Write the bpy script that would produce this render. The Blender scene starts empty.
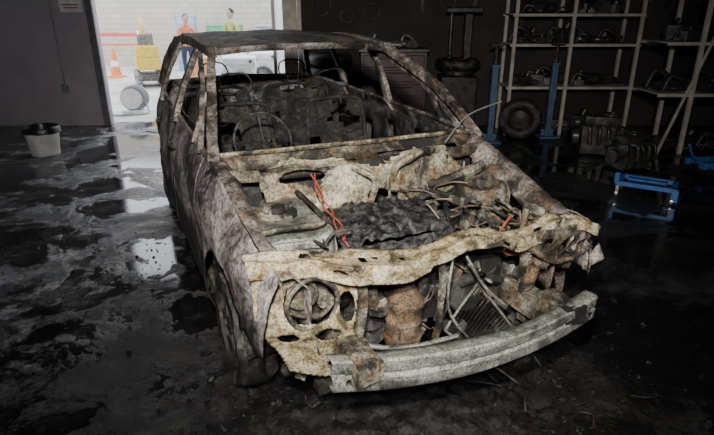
import bpy, bmesh, math, random
from mathutils import Vector, Matrix, noise
random.seed(11)
R=math.radians
# ---------------------------------------------------------------- materials
def nodes(m):
    m.use_nodes=True; nt=m.node_tree; nt.nodes.clear()
    o=nt.nodes.new('ShaderNodeOutputMaterial'); b=nt.nodes.new('ShaderNodeBsdfPrincipled')
    nt.links.new(b.outputs[0],o.inputs[0]); return nt,b
def ramp(nt,fac,stops,interp='LINEAR'):
    r=nt.nodes.new('ShaderNodeValToRGB'); r.color_ramp.interpolation=interp
    e=r.color_ramp.elements
    while len(e)<len(stops): e.new(.5)
    for i,(p,c) in enumerate(stops):
        e[i].position=p; e[i].color=(c if len(c)==4 else (*c,1)) if hasattr(c,'__len__') else (c,c,c,1)
    nt.links.new(fac,r.inputs[0]); return r.outputs[0]
def nz(nt,co,scale,detail=8,rough=.6,dist=0.0):
    n=nt.nodes.new('ShaderNodeTexNoise'); n.inputs['Scale'].default_value=scale; n.inputs['Detail'].default_value=detail
    n.inputs['Roughness'].default_value=rough; n.inputs['Distortion'].default_value=dist
    nt.links.new(co,n.inputs['Vector']); return n.outputs[0]
def mix(nt,f,a,b,mode='MIX'):
    m=nt.nodes.new('ShaderNodeMix'); m.data_type='RGBA'; m.blend_type=mode
    for s,v in ((m.inputs[0],f),(m.inputs[6],a),(m.inputs[7],b)):
        if isinstance(v,bpy.types.NodeSocket): nt.links.new(v,s)
        elif isinstance(v,(int,float)): s.default_value=v
        else: s.default_value=(*v,1) if len(v)==3 else v
    return m.outputs[2]
def bump(nt,b,h,st=.5,d=.01):
    n=nt.nodes.new('ShaderNodeBump'); n.inputs['Strength'].default_value=st; n.inputs['Distance'].default_value=d
    nt.links.new(h,n.inputs['Height']); nt.links.new(n.outputs[0],b.inputs['Normal'])
def plain(name,col,rough=.6,metal=0,var=.25,scale=8,bmp=.15):
    m=bpy.data.materials.new(name); nt,b=nodes(m)
    tc=nt.nodes.new('ShaderNodeTexCoord').outputs['Object']
    n=nz(nt,tc,scale,6)
    d=tuple(c*(1-var) for c in col); l=tuple(min(1,c*(1+var)) for c in col)
    nt.links.new(ramp(nt,n,[(.3,d),(.7,l)]),b.inputs['Base Color'])
    b.inputs['Roughness'].default_value=rough; b.inputs['Metallic'].default_value=metal
    bump(nt,b,nz(nt,tc,scale*6,4),bmp,.004); return m
def burnt(name,light,mid,dark,rust,soot=.5,rusta=.5,scale=5,rough=.75,metal=.25,zs=None,off=0):
    """fire damaged steel: ash, bare metal, rust and soot patches"""
    m=bpy.data.materials.new(name); nt,b=nodes(m)
    tc=nt.nodes.new('ShaderNodeTexCoord').outputs['Object']
    mp=nt.nodes.new('ShaderNodeMapping'); mp.inputs['Location'].default_value=(off,off*.7,off*.3)
    nt.links.new(tc,mp.inputs[0]); co=mp.outputs[0]
    base=ramp(nt,nz(nt,co,scale,14,.72,.5),[(.41,dark),(.49,mid),(.60,light)])
    rm=ramp(nt,nz(nt,co,scale*1.6,12,.75,.3),[(.62-rusta*.24,0.0),(.70-rusta*.22,1.0)])
    c=mix(nt,rm,base,rust)
    fine=ramp(nt,nz(nt,co,scale*13,6,.75),[(.41,.12),(.54,1.0)])
    c=mix(nt,.8,c,fine,'MULTIPLY')
    sm=ramp(nt,nz(nt,co,scale*.6,14,.72,.5),[(.65-soot*.30,0.0),(.71-soot*.28,1.0)])
    c=mix(nt,sm,c,(.02,.018,.017))
    if zs:
        sp=nt.nodes.new('ShaderNodeSeparateXYZ'); nt.links.new(tc,sp.inputs[0])
        ad=nt.nodes.new('ShaderNodeMath'); ad.operation='MULTIPLY_ADD'
        nt.links.new(nz(nt,co,3.5,12,.72),ad.inputs[0]); ad.inputs[1].default_value=.8; nt.links.new(sp.outputs[2],ad.inputs[2])
        f=ramp(nt,ad.outputs[0],[(zs[0],1.0),(zs[1],0.0)])
        c=mix(nt,f,c,(.035,.031,.03))
    nt.links.new(c,b.inputs['Base Color'])
    b.inputs['Roughness'].default_value=rough; b.inputs['Metallic'].default_value=metal
    bump(nt,b,nz(nt,co,scale*9,10,.78),.8,.008); return m
ASH=burnt('burnt_body_ash',(.60,.54,.54),(.26,.225,.225),(.055,.048,.046),(.16,.11,.085),.42,.28,4,.5,.25,(.90,1.18))
APIL=burnt('burnt_pillar_ash',(.50,.45,.42),(.22,.185,.165),(.05,.043,.038),(.17,.105,.065),.42,.36,5,.58,.2,off=6)
ROOF=burnt('burnt_roof',(.36,.31,.26),(.17,.14,.115),(.05,.042,.036),(.15,.095,.06),.32,.38,3.5,.58,.2)
TAN=burnt('burnt_support_cream',(.84,.76,.51),(.54,.45,.27),(.12,.095,.055),(.28,.165,.06),.22,.40,7,.5,.25,off=3)
GREY=burnt('burnt_bare_steel',(.50,.51,.46),(.30,.30,.27),(.13,.13,.12),(.22,.17,.11),.04,.14,9,.42,.4,off=7)
BAY=burnt('burnt_engine_bay',(.42,.40,.32),(.17,.155,.115),(.033,.03,.026),(.20,.12,.055),.60,.42,6,.62,.25,off=1)
COWL=burnt('burnt_cowl',(.34,.30,.23),(.13,.11,.08),(.028,.025,.022),(.19,.115,.055),.64,.45,6,.62,.25,off=8)
BULK=burnt('ash_bulkhead',(.66,.63,.47),(.36,.32,.22),(.075,.065,.048),(.26,.16,.07),.36,.40,5,.6,.25,off=4)
RUST=burnt('heat_rust',(.34,.26,.18),(.18,.12,.075),(.05,.04,.03),(.24,.13,.06),.42,.45,9,.68,.3,off=5)
CHAR=burnt('charred_black',(.12,.115,.11),(.04,.038,.036),(.013,.012,.011),(.06,.045,.03),.5,.25,10,.45,.1,off=9)
CHAR2=burnt('charred_lumps',(.15,.15,.155),(.038,.038,.04),(.012,.012,.013),(.05,.038,.028),.3,.2,22,.26,.3,off=2)
WIRE=plain('burnt_wire',(.15,.115,.075),.6,.3,.5,20)
COPPER=plain('copper_wire',(.38,.09,.05),.5,.3,.4,20)
STEEL=plain('bright_steel',(.60,.60,.58),.35,.7,.2,10)

# ---------------------------------------------------------------- mesh builder
def catmull(pts,n=5,closed=False):
    P=[Vector(p) for p in pts]
    if len(P)<3: return P
    out=[]; L=len(P)
    rng=range(L) if closed else range(L-1)
    for i in rng:
        if closed: p0,p1,p2,p3=P[i-1],P[i],P[(i+1)%L],P[(i+2)%L]
        else: p0,p1,p2,p3=P[max(i-1,0)],P[i],P[i+1],P[min(i+2,L-1)]
        for k in range(n):
            t=k/n
            out.append(.5*((2*p1)+(-p0+p2)*t+(2*p0-5*p1+4*p2-p3)*t*t+(-p0+3*p1-3*p2+p3)*t**3))
    if not closed: out.append(P[-1])
    return out
def rotm(rot): return Matrix.Rotation(R(rot[2]),3,'Z')@Matrix.Rotation(R(rot[1]),3,'Y')@Matrix.Rotation(R(rot[0]),3,'X')
class B:
    def __init__(s): s.bm=bmesh.new()
    def V(s,p): return s.bm.verts.new(p)
    def box(s,c,sz,rot=(0,0,0),n=1):
        """box, optionally with every side divided n times"""
        M=rotm(rot); c=Vector(c); sz=Vector(sz)
        if n==1:
            v=[s.V(c+M@Vector((x*sz[0]/2,y*sz[1]/2,z*sz[2]/2))) for z in (-1,1) for y in (-1,1) for x in (-1,1)]
            for f in ((0,2,3,1),(4,5,7,6),(0,1,5,4),(2,6,7,3),(0,4,6,2),(1,3,7,5)): s.bm.faces.new([v[i] for i in f])
            return s
        D={}
        dv=[max(1,min(24,round(n*sz[k]/max(sz)*3))) for k in range(3)]
        def g(i,j,k):
            q=(i,j,k)
            if q not in D: D[q]=s.V(c+M@Vector(((i/dv[0]-.5)*sz[0],(j/dv[1]-.5)*sz[1],(k/dv[2]-.5)*sz[2])))
            return D[q]
        for k in (0,dv[2]):
            for i in range(dv[0]):
                for j in range(dv[1]): s.bm.faces.new((g(i,j,k),g(i+1,j,k),g(i+1,j+1,k),g(i,j+1,k)))
        for j in (0,dv[1]):
            for i in range(dv[0]):
                for k in range(dv[2]): s.bm.faces.new((g(i,j,k),g(i+1,j,k),g(i+1,j,k+1),g(i,j,k+1)))
        for i in (0,dv[0]):
            for j in range(dv[1]):
                for k in range(dv[2]): s.bm.faces.new((g(i,j,k),g(i,j+1,k),g(i,j+1,k+1),g(i,j,k+1)))
        return s
    def cyl(s,a,b,r1,r2=None,seg=16):
        a=Vector(a);b=Vector(b);r2=r1 if r2 is None else r2
        ax=(b-a).normalized(); u=ax.orthogonal().normalized(); v=ax.cross(u)
        A=[];C=[]
        for k in range(seg):
            d=u*math.cos(2*math.pi*k/seg)+v*math.sin(2*math.pi*k/seg); A.append(s.V(a+d*r1)); C.append(s.V(b+d*r2))
        for k in range(seg): s.bm.faces.new((A[k],A[(k+1)%seg],C[(k+1)%seg],C[k]))
        s.bm.faces.new(A[::-1]); s.bm.faces.new(C); return s
    def sph(s,c,sz,seg=16,rot=(0,0,0)):
        M=rotm(rot); c=Vector(c); nv=max(4,seg//2); rg=[]
        top=s.V(c+M@Vector((0,0,sz[2]))); bot=s.V(c+M@Vector((0,0,-sz[2])))
        for i in range(1,nv):
            a=math.pi*i/nv
            rg.append([s.V(c+M@Vector((math.sin(a)*math.cos(2*math.pi*k/seg)*sz[0],math.sin(a)*math.sin(2*math.pi*k/seg)*sz[1],math.cos(a)*sz[2]))) for k in range(seg)])
        for k in range(seg):
            s.bm.faces.new((top,rg[0][k],rg[0][(k+1)%seg])); s.bm.faces.new((bot,rg[-1][(k+1)%seg],rg[-1][k]))
            for i in range(len(rg)-1): s.bm.faces.new((rg[i][k],rg[i+1][k],rg[i+1][(k+1)%seg],rg[i][(k+1)%seg]))
        return s
    def tube(s,pts,r,seg=8,smooth=5,closed=False,flat=1.0,up=None):
        P=catmull(pts,smooth,closed) if smooth else [Vector(p) for p in pts]
        n=len(P); rings=[]
        prev=None
        for i,p in enumerate(P):
            t=((P[(i+1)%n]-P[i-1]) if closed else (P[min(i+1,n-1)]-P[max(i-1,0)]))
            if t.length<1e-6: t=Vector((0,0,1))
            t.normalize()
            if up is not None: a=Vector(up)
            else: a=prev if prev is not None else (Vector((0,0,1)) if abs(t.z)<.9 else Vector((1,0,0)))
            u=(a-t*a.dot(t)); 
            if u.length<1e-5: u=t.orthogonal()
            u.normalize(); v=t.cross(u); prev=u
            rr=r(i/(n-1)) if callable(r) else r
            rings.append([s.bm.verts.new(p+u*math.cos(2*math.pi*k/seg+math.pi/seg)*rr*flat+v*math.sin(2*math.pi*k/seg+math.pi/seg)*rr) for k in range(seg)])
        m=n if closed else n-1
        for i in range(m):
            A=rings[i];C=rings[(i+1)%n]
            for k in range(seg): s.bm.faces.new((A[k],A[(k+1)%seg],C[(k+1)%seg],C[k]))
        if not closed:
            s.bm.faces.new(rings[0][::-1]); s.bm.faces.new(rings[-1])
        return s
    def torus(s,c,ax,Rr,r,seg=28,ss=8,flat=1.0):
        c=Vector(c); ax=Vector(ax).normalized(); u=ax.orthogonal().normalized(); v=ax.cross(u)
        pts=[c+u*math.cos(2*math.pi*i/seg)*Rr+v*math.sin(2*math.pi*i/seg)*Rr for i in range(seg)]
        s.tube(pts,r,ss,0,True,flat,up=ax); return s
    def lathe(s,c,ax,prof,seg=28):
        c=Vector(c); ax=Vector(ax).normalized(); u=ax.orthogonal().normalized(); v=ax.cross(u); rg=[]
        for r,h in prof:
            rg.append([s.bm.verts.new(c+ax*h+(u*math.cos(2*math.pi*k/seg)+v*math.sin(2*math.pi*k/seg))*max(r,1e-4)) for k in range(seg)])
        for i in range(len(rg)-1):
            for k in range(seg): s.bm.faces.new((rg[i][k],rg[i][(k+1)%seg],rg[i+1][(k+1)%seg],rg[i+1][k]))
        return s
    def grid(s,us,vs,fn,holes=(),keep=None):
        us=list(us);vs=list(vs)
        def hd(h,u,v): return math.hypot((u-h[0])/h[2],(v-h[1])/h[3])
        V={}
        F=[]
        for i in range(len(us)-1):
            for j in range(len(vs)-1):
                cu=(us[i]+us[i+1])/2; cv=(vs[j]+vs[j+1])/2
                if any(hd(h,cu,cv)<1 for h in holes): continue
                if keep and not keep(cu,cv): continue
                F.append((i,j))
        def vert(i,j):
            if (i,j) in V: return V[(i,j)]
            u,v=us[i],vs[j]
            for h in holes:
                d=hd(h,u,v)
                if 1e-6<d<1: u=h[0]+(u-h[0])/d; v=h[1]+(v-h[1])/d
            w=s.bm.verts.new(fn(u,v)); V[(i,j)]=w; return w
        for i,j in F:
            s.bm.faces.new((vert(i,j),vert(i+1,j),vert(i+1,j+1),vert(i,j+1)))
        return s
    def out(s,name,mat,parent=None,bev=0,cr=None,solid=0,ang=40,loc=None,rot=None):
        bm=s.bm
        if cr:
            for v in bm.verts:
                p=v.co*cr[1]; v.co+=noise.noise_vector(p)*cr[0]+noise.noise_vector(p*3.1)*cr[0]*.35
        bmesh.ops.recalc_face_normals(bm,faces=bm.faces[:])
        me=bpy.data.meshes.new(name); bm.to_mesh(me); bm.free()
        for p in me.polygons: p.use_smooth=True
        try: me.set_sharp_from_angle(angle=R(ang))
        except Exception: pass
        me.materials.append(mat); ob=bpy.data.objects.new(name,me); bpy.context.collection.objects.link(ob)
        if parent: ob.parent=parent
        if solid:
            m=ob.modifiers.new('s','SOLIDIFY'); m.thickness=solid; m.offset=0
        if bev:
            m=ob.modifiers.new('b','BEVEL'); m.width=bev; m.segments=2; m.limit_method='ANGLE'; m.angle_limit=R(40)
        return ob
def empty(name,loc=(0,0,0),rz=0):
    e=bpy.data.objects.new(name,None); e.location=loc; e.rotation_euler=(0,0,R(rz)); e.empty_display_size=.1
    bpy.context.collection.objects.link(e); return e
def lin(a,b,n): return [a+(b-a)*i/n for i in range(n+1)]
def interp(x,tab):
    if x<=tab[0][0]: return tab[0][1]
    for (a,va),(b,vb) in zip(tab,tab[1:]):
        if x<=b: return va+(vb-va)*(x-a)/(b-a)
    return tab[-1][1]
def smi(x,tab):
    if x<=tab[0][0]: return tab[0][1]
    for (a,va),(b,vb) in zip(tab,tab[1:]):
        if x<=b:
            t=(x-a)/(b-a); t=t*t*(3-2*t); return va+(vb-va)*t
    return tab[-1][1]
def inpoly(x,y,P):
    c=False;n=len(P)
    for i in range(n):
        x1,y1=P[i];x2,y2=P[(i+1)%n]
        if (y1>y)!=(y2>y) and x<(x2-x1)*(y-y1)/(y2-y1)+x1: c=not c
    return c
NV=noise.noise_vector

# ================================================================= CAR
car=empty('burnt_out_car',(.484,1.699,0),24.3)
ztop=lambda y: interp(y,[(.28,.765),(.5,.81),(.8,.89),(1.16,.985),(2.0,1.0),(3.2,1.03),(3.95,1.05)])
xmax=lambda y: interp(y,[(.25,.775),(.5,.805),(.8,.83),(1.3,.84),(3.0,.84),(3.6,.80),(3.85,.74),(3.95,.68)])
def xs_side(y,z):
    zt=ztop(y); q=max(0,(z-(zt-.30))/.30); x=xmax(y)-.085*q**2.2
    x-=.05*max(0,(.38-z)/.2)**2
    x-=.012*max(0,1-abs(z-.62)/.05)*(.5)
    return x
seams=[1.32,2.28,3.12]
WY=.84
for sg,nm in ((-1,'left'),(1,'right')):
    ys=lin(.28,3.95,110)
    for sm in seams: ys+= [sm-.014,sm-.006,sm+.006,sm+.014]
    ys=sorted(ys)
    def fn2(y,v,sg=sg):
        zt=ztop(y); z=.2+(zt-.2)*v
        x=xs_side(y,z)
        if any(abs(y-sm)<.008 for sm in seams) and z>.26: x-=.02
        d=noise.noise(Vector((y*2.3,z*3+sg*5,1)))*.014+noise.noise(Vector((y*7,z*8+sg*5,1)))*.006
        p=Vector((sg*(x+d),y,z))
        for c in (WY,3.42):
            dy=p.y-c; dz=p.z-.30; dd=math.hypot(dy,dz)
            if 1e-6<dd<.345:
                k=.345/dd; p.y=c+dy*k; p.z=.30+dz*k
        return p
    def hole(y,z,c,r): return (y-c)**2+(z-.30)**2<r*r
    def keep(y,v):
        z=.2+(ztop(y)-.2)*v
        if y<WY and z<.30: return False
        if hole(y,z,WY,.345) or hole(y,z,3.42,.345): return False
        if sg==1 and y<.40 and z<.50+.1*noise.noise(Vector((y*20,z*20,0))): return False
        if sg==-1 and y<.50 and z<.46: return False
        return True
    B().grid(ys,lin(0,1,34),fn2,keep=keep).out('body_side_'+nm,ASH if sg<0 else APIL,car,solid=.004)
    def ff(y,u,sg=sg):
        x0=xs_side(y,ztop(y)); 
        T=[(0,x0,0),(.25,x0-.05,.004),(.4,x0-.075,-.03),(.7,x0-.10,-.06),(1,x0-.13,-.34)]
        x=interp(u,[(t[0],t[1]) for t in T]); z=ztop(y)+interp(u,[(t[0],t[2]) for t in T])
        n=NV(Vector((x*9+sg,y*9,z*9)))*.012
        return Vector((sg*x,y,z))+n*min(1,u*3)
    B().grid(lin(.28,1.16,30),lin(0,1,18),ff,keep=lambda y,u: not(u>.72 and noise.noise(Vector((y*7+sg,u*5,3)))>.25)).out('fender_inner_'+nm,APIL,car,solid=.003)
    b=B()
    def fa(t,x,sg=sg):
        a=math.pi*t; return Vector((sg*x,WY-math.cos(a)*.36,.28+math.sin(a)*.35))+NV(Vector((t*6,x*9,sg)))*.012
    b.grid(lin(0.05,1,20),lin(.50,.80,6),fa)
    def fb(t,x,sg=sg):
        a=math.pi*t; return Vector((sg*x,3.42-math.cos(a)*.37,.28+math.sin(a)*.36))
    b.grid(lin(0,1,20),lin(.50,.80,6),fb)
    b.out('wheel_arch_'+nm,CHAR,car,solid=.003)
    for yw,nn in ((WY,'front'),(3.42,'rear')):
        cx=sg*.73; ax=(sg,0,0)
        B().lathe((cx,yw,.285),ax,[(.19,-.08),(.262,-.085),(.28,-.06),(.284,0),(.28,.06),(.262,.085),(.19,.08),(.185,.02)],36).out('tyre_%s_%s'%(nn,nm),CHAR,car,cr=(.014,11))
        b=B()
        b.lathe((cx,yw,.285),ax,[(.19,-.07),(.195,.078),(.18,.082),(.17,.045),(.155,.03),(.06,.05),(.05,.07),(0,.07)],30)
        for k in range(5):
            a=2*math.pi*k/5
            b.cyl((cx+sg*.06,yw+math.cos(a)*.05,.285+math.sin(a)*.05),(cx+sg*.055,yw+math.cos(a)*.17,.285+math.sin(a)*.17),.022,.014,8)
        b.out('rim_%s_%s'%(nn,nm),CHAR,car)
    b=B(); b.cyl((sg*.66,WY,.285),(sg*.2,WY,.30),.02); b.cyl((sg*.62,WY,.285),(sg*.58,.82,.62),.025)
    b.tube([(sg*.58+math.cos(a*.8)*.06,.82+math.sin(a*.8)*.06,.45+a*.0075) for a in range(38)],.007,6,0)
    b.out('strut_spring_'+nm,CHAR,car)
    B().box((sg*.74,2.1,.22),(.09,2.3,.10),n=6).box((sg*.45,.62,.42),(.09,1.0,.12),n=6).out('rail_'+nm,BAY,car,bev=.01,cr=(.006,8))
    def pil(name,a,c,w,t,m=APIL,mid=None):
        pts=[a]+([mid] if mid else [])+[c]
        B().tube([(sg*p[0],p[1],p[2]) for p in pts],w,4,6 if mid else 4,flat=t,up=(1,0,0)).out(name+'_'+nm,m,car,cr=(.006,12),bev=.004,ang=30)
    aw=(lambda t:.062-.012*t) if sg<0 else (lambda t:.036+.006*t)
    pil('a_pillar',(.755,1.14,.965),(.565,1.99,1.425),aw,.62,APIL,(.672,1.50,1.22))
    pil('roof_rail',(.565,1.95,1.420),(.56,3.6,1.41),.042,.8,ROOF,(.585,2.7,1.455))
    pil('door_frame_front',(.775,1.36,.99),(.60,2.20,1.395),.026,.8,APIL,(.685,1.68,1.22))
    pil('b_pillar',(.785,2.30,.98),(.60,2.30,1.42),.05,.5,APIL,(.705,2.30,1.20))
    pil('c_pillar',(.785,3.14,1.0),(.595,3.10,1.42),.045,.5,APIL,(.70,3.13,1.22))
    pil('d_pillar',(.70,3.90,1.03),(.555,3.58,1.41),.065,.5,APIL,(.64,3.80,1.23))
    pil('quarter_bar',(.775,1.58,.99),(.672,1.62,1.24),.02,.8)
    B().tube([(sg*(xs_side(y,ztop(y))+.004),y,ztop(y)+.004) for y in lin(1.2,3.92,12)],.016,6,1).out('belt_rail_'+nm,APIL,car,cr=(.005,9))
    b=B()
    for yh in (2.12,2.98): b.tube([(sg*.80,yh-.08,.86),(sg*.845,yh-.06,.865),(sg*.845,yh+.06,.865),(sg*.80,yh+.08,.86)],.010,6,3)
    b.out('door_handles_'+nm,CHAR,car)
    B().grid(lin(1.3,3.1,24),lin(.3,.98,10),lambda y,z,sg=sg: Vector((sg*(.70-.02*z),y,z))+NV(Vector((y*5,z*6,sg)))*.015,keep=lambda y,z: noise.noise(Vector((y*5,z*6,2)))<.3).out('door_inner_'+nm,CHAR,car,solid=.003)
# roof
def rf(x,y):
    hw=interp(y,[(1.95,.57),(2.6,.59),(3.62,.56)])
    z=1.445+.055*math.sin(math.pi*min(1,max(0,(y-1.95)/1.9)))-.05*(x)**2*1.6
    if y>3.5: z-=(y-3.5)*.15
    return Vector((x*hw/.57,y,z))+Vector((0,0,noise.noise(Vector((x*4,y*4,0)))*.014+noise.noise(Vector((x*13,y*13,0)))*.004))
B().grid(lin(-.57,.57,36),lin(1.97,3.66,44),rf).out('roof',ROOF,car,solid=.005)
B().tube([(-.57,1.97,1.415),(-.3,1.93,1.437),(0,1.915,1.442),(.3,1.93,1.437),(.57,1.97,1.415)],.030,6,6,flat=.7,up=(0,0,1)).out('windscreen_header',APIL,car,cr=(.004,10))
B().tube([(-.56,3.60,1.405),(0,3.66,1.425),(.56,3.60,1.405)],.035,6,6).tube([(-.69,3.92,1.03),(0,3.99,1.04),(.69,3.92,1.03)],.035,6,6).out('hatch_frame',APIL,car,cr=(.005,9))
B().grid(lin(-.7,.7,30),lin(.35,1.03,14),lambda x,z: Vector((x,3.95+.04*(1-(x/.7)**2)-.04*(z-.7)**2,z))+NV(Vector((x*5,z*5,8)))*.01).out('rear_panel',ASH,car,solid=.004)
B().grid(lin(-.72,.72,20),lin(1.1,3.9,30),lambda x,y: Vector((x,y,.24+(.12 if abs(x)<.1 else 0)+(.18 if y>2.9 else 0)))+NV(Vector((x*6,y*6,0)))*.02).out('floor_pan',CHAR,car,solid=.004)
B().grid(lin(-.70,.70,70),lin(.30,.93,32),lambda x,z: Vector((x,1.13+.03*math.sin(x*9),z))+NV(Vector((x*8,z*8,3)))*.012,holes=[(-.5,.6,.05,.05),(.05,.55,.10,.06)]).out('firewall',CHAR,car,solid=.004)
def cw(x,u):
    T=[(0,1.25,.995),(.2,1.20,.995),(.3,1.17,.94),(.6,1.10,.92),(.75,1.06,.935),(.85,1.03,.955),(1,1.02,.90)]
    y=interp(u,[(t[0],t[1]) for t in T])-.05*(1-(x/.72)**2)+.03; z=interp(u,[(t[0],t[2]) for t in T])
    return Vector((x,y,z))+NV(Vector((x*7,y*9,z*9)))*.014
B().grid(lin(-.735,.735,90),lin(0,1,24),cw,keep=lambda x,u: not(.33<u<.66 and .1<x<.62 and noise.noise(Vector((x*8,u*4,1)))>-.1)).out('cowl_panel',COWL,car,solid=.004)
B().tube([(-.74,1.22,.998),(-.4,1.17,1.005),(0,1.155,1.008),(.4,1.17,1.003),(.74,1.22,.995)],.012,6,6).out('windscreen_lip',BULK,car,cr=(.006,8))
P=[(-.56,.80),(-.58,.95),(-.40,.985),(-.20,.975),(-.02,.935),(.10,.965),(.25,.985),(.42,.96),(.52,.86),(.48,.74),(.28,.70),(.12,.66),(-.12,.66),(-.25,.70),(-.36,.78)]
B().grid(lin(-.60,.56,90),lin(.62,1.0,36),lambda x,z: Vector((x,.975-.05*(1-(x/.6)**2)+.10*(z-.8)+(.05 if z>.955 else 0),z))+NV(Vector((x*6,z*6,5)))*.022,
   holes=[(-.37,.915,.10,.026),(.0,.79,.055,.045),(.33,.80,.03,.03)],keep=lambda x,z: inpoly(x,z,P)).out('bulkhead_panel',BULK,car,solid=.005)
B().tube([(.42,1.0,.97),(.20,.90,.985),(.06,.86,.93),(.02,.80,.84)],.020,6,6).tube([(-.14,.93,.95),(-.06,.84,.90),(-.10,.80,.80)],.016,6,6).out('bulkhead_brace',BULK,car,cr=(.008,10))
b=B()
b.grid(lin(-.69,-.40,26),lin(.52,.95,34),lambda x,y: Vector((x,y,.80+.05*(y-.5)))+NV(Vector((x*9,y*9,2)))*.02,holes=[(-.56,.82,.05,.05)])
b.grid(lin(.52,.95,24),lin(.50,.80,12),lambda y,z: Vector((-.40,y,z+.05*(y-.5)))+NV(Vector((y*9,z*9,4)))*.02)
b.grid(lin(-.69,-.40,20),lin(.50,.80,12),lambda x,z: Vector((x,.52,z))+NV(Vector((x*9,z*9,7)))*.02)
b.out('battery_tray',GREY,car,solid=.004)
b=B(); b.lathe((-.56,.82,.80),(0,0,1),[(.10,0),(.10,.02),(.08,.035),(.05,.03),(.045,.05),(.02,.055),(0,.055)],24)
for k in range(3):
    a=2.1*k; b.cyl((-.56+.075*math.cos(a),.82+.075*math.sin(a),.82),(-.56+.075*math.cos(a),.82+.075*math.sin(a),.855),.009,seg=6)
b.tube([(-.68,.56,.835),(-.55,.54,.85),(-.42,.56,.845),(-.41,.75,.85),(-.42,.93,.86)],.012,6,5)
b.out('strut_top_left',BAY,car,cr=(.004,10))
b=B(); b.lathe((.53,.80,.62),(0,0,1),[(.17,-.1),(.16,.05),(.14,.17),(.12,.20),(.07,.20),(.06,.23),(.03,.24),(0,.24)],26)
b.tube([(.30,.95,.80),(.45,.90,.84),(.62,.92,.88)],.03,6,5); b.out('strut_tower_right',BAY,car,cr=(.015,9))
b=B()
b.box((-.06,.66,.50),(.62,.38,.34),n=5); b.box((-.36,.64,.48),(.16,.28,.26),n=4); b.box((.34,.66,.46),(.24,.30,.26),n=4)
b.cyl((.20,.50,.44),(.20,.42,.44),.09,seg=20); b.cyl((-.25,.48,.5),(-.25,.40,.5),.06,seg=18); b.cyl((.32,.50,.58),(.32,.40,.58),.05)
b.out('engine_block',CHAR,car,cr=(.02,9))
b=B()
b.grid(lin(-.37,.17,66),lin(.50,.90,48),lambda x,y: Vector((x,y,.730+.02*math.sin((x+.37)/.54*math.pi)+.045*abs(math.sin((y-.5)/.4*math.pi))**.5+.026*noise.noise(Vector((x*14,y*14,0)))+.016*noise.noise(Vector((x*40,y*40,0))))))
b.grid(lin(-.37,.17,40),lin(.60,.735,10),lambda x,z: Vector((x,.50,z))+NV(Vector((x*20,z*20,3)))*.015)
b.out('melted_engine_cover',CHAR2,car,solid=.006)
b=B()
for i in range(4): b.tube([(-.28+i*.12,.50,.64),(-.28+i*.12,.42,.62),(-.28+i*.12,.40,.52),(-.26+i*.11,.45,.44)],.024,10,5)
b.out('exhaust_manifold',BAY,car,cr=(.008,14))
B().lathe((-.15,.38,.26),(0.05,0,1),[(.03,0),(.05,.02),(.072,.04),(.075,.07),(.082,.075),(.082,.09),(.075,.095),(.075,.15),(.079,.155),(.079,.165),(.075,.17),(.075,.23),(.082,.235),(.082,.25),(.075,.255),(.06,.29),(.035,.32),(.03,.38)],28).out('catalytic_converter',RUST,car,cr=(.003,14))
b=B()
for i in range(85):
    x=random.uniform(.08,.62); y=random.uniform(.42,.98); z=random.uniform(.64,.81)
    t=random.random()
    if t<.4: b.cyl((x,y,z-.08),(x+random.uniform(-.05,.05),y+random.uniform(-.05,.05),z+.02),random.uniform(.012,.035),seg=10)
    elif t<.75: b.box((x,y,z-.03),(random.uniform(.03,.09),random.uniform(.03,.08),random.uniform(.03,.08)),(random.uniform(0,40),random.uniform(0,40),random.uniform(0,90)),n=2)
    else: b.torus((x,y,z),(random.uniform(-1,1),random.uniform(-1,1),1),random.uniform(.02,.045),.008,14,6)
b.out('engine_ancillaries',BAY,car,cr=(.008,12))
b=B(); b2=B()
for i in range(110):
    x=random.uniform(-.66,.62); y=random.uniform(.40,.62); z=random.uniform(.24,.66); q=b if i%3 else b2
    if random.random()<.5: q.cyl((x,y,z),(x+random.uniform(-.08,.08),y+random.uniform(-.03,.03),z+random.uniform(-.08,.08)),random.uniform(.012,.04),seg=10)
    else: q.box((x,y,z),(random.uniform(.03,.12),random.uniform(.03,.06),random.uniform(.03,.12)),(random.uniform(0,60),random.uniform(0,60),random.uniform(0,90)),n=2)
b.out('engine_front_parts',CHAR,car,cr=(.012,12)); b2.out('engine_front_castings',BAY,car,cr=(.012,12))
def wires(name,n,x0,x1,y0,y1,z0,z1,r,m,L=.25):
    b=B()
    for i in range(n):
        p=Vector((random.uniform(x0,x1),random.uniform(y0,y1),random.uniform(z0,z1))); pts=[p.copy()]
        d=Vector((random.uniform(-1,1),random.uniform(-1,1),random.uniform(-.3,.3))).normalized()
        for k in range(5):
            d=(d+Vector((random.uniform(-.8,.8),random.uniform(-.8,.8),random.uniform(-.5,.4)))).normalized()
            p=p+d*L/5*random.uniform(.7,1.5); p.z=min(max(p.z,z0),z1); p.x=min(max(p.x,x0),x1); p.y=min(max(p.y,y0),y1); pts.append(p.copy())
        b.tube(pts,r*random.uniform(.6,1.4),6,4)
    b.out(name,m,car)
wires('wiring_right',16,.10,.60,.45,.95,.73,.82,.0035,WIRE,.35)
wires('hoses_right',5,.12,.58,.48,.9,.72,.80,.010,CHAR,.45)
wires('wiring_front',12,-.5,.55,.36,.44,.32,.70,.003,WIRE,.35)
wires('wiring_left',8,-.65,-.35,.45,.6,.60,.84,.005,CHAR,.4)
b=B()
b.tube([(-.34,.95,.93),(-.32,.86,.86),(-.36,.74,.84),(-.33,.62,.80),(-.36,.50,.78)],.004,6,6); b.tube([(-.32,.95,.93),(-.35,.84,.87),(-.33,.72,.83),(-.36,.60,.80),(-.34,.50,.74)],.0035,6,6)
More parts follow.
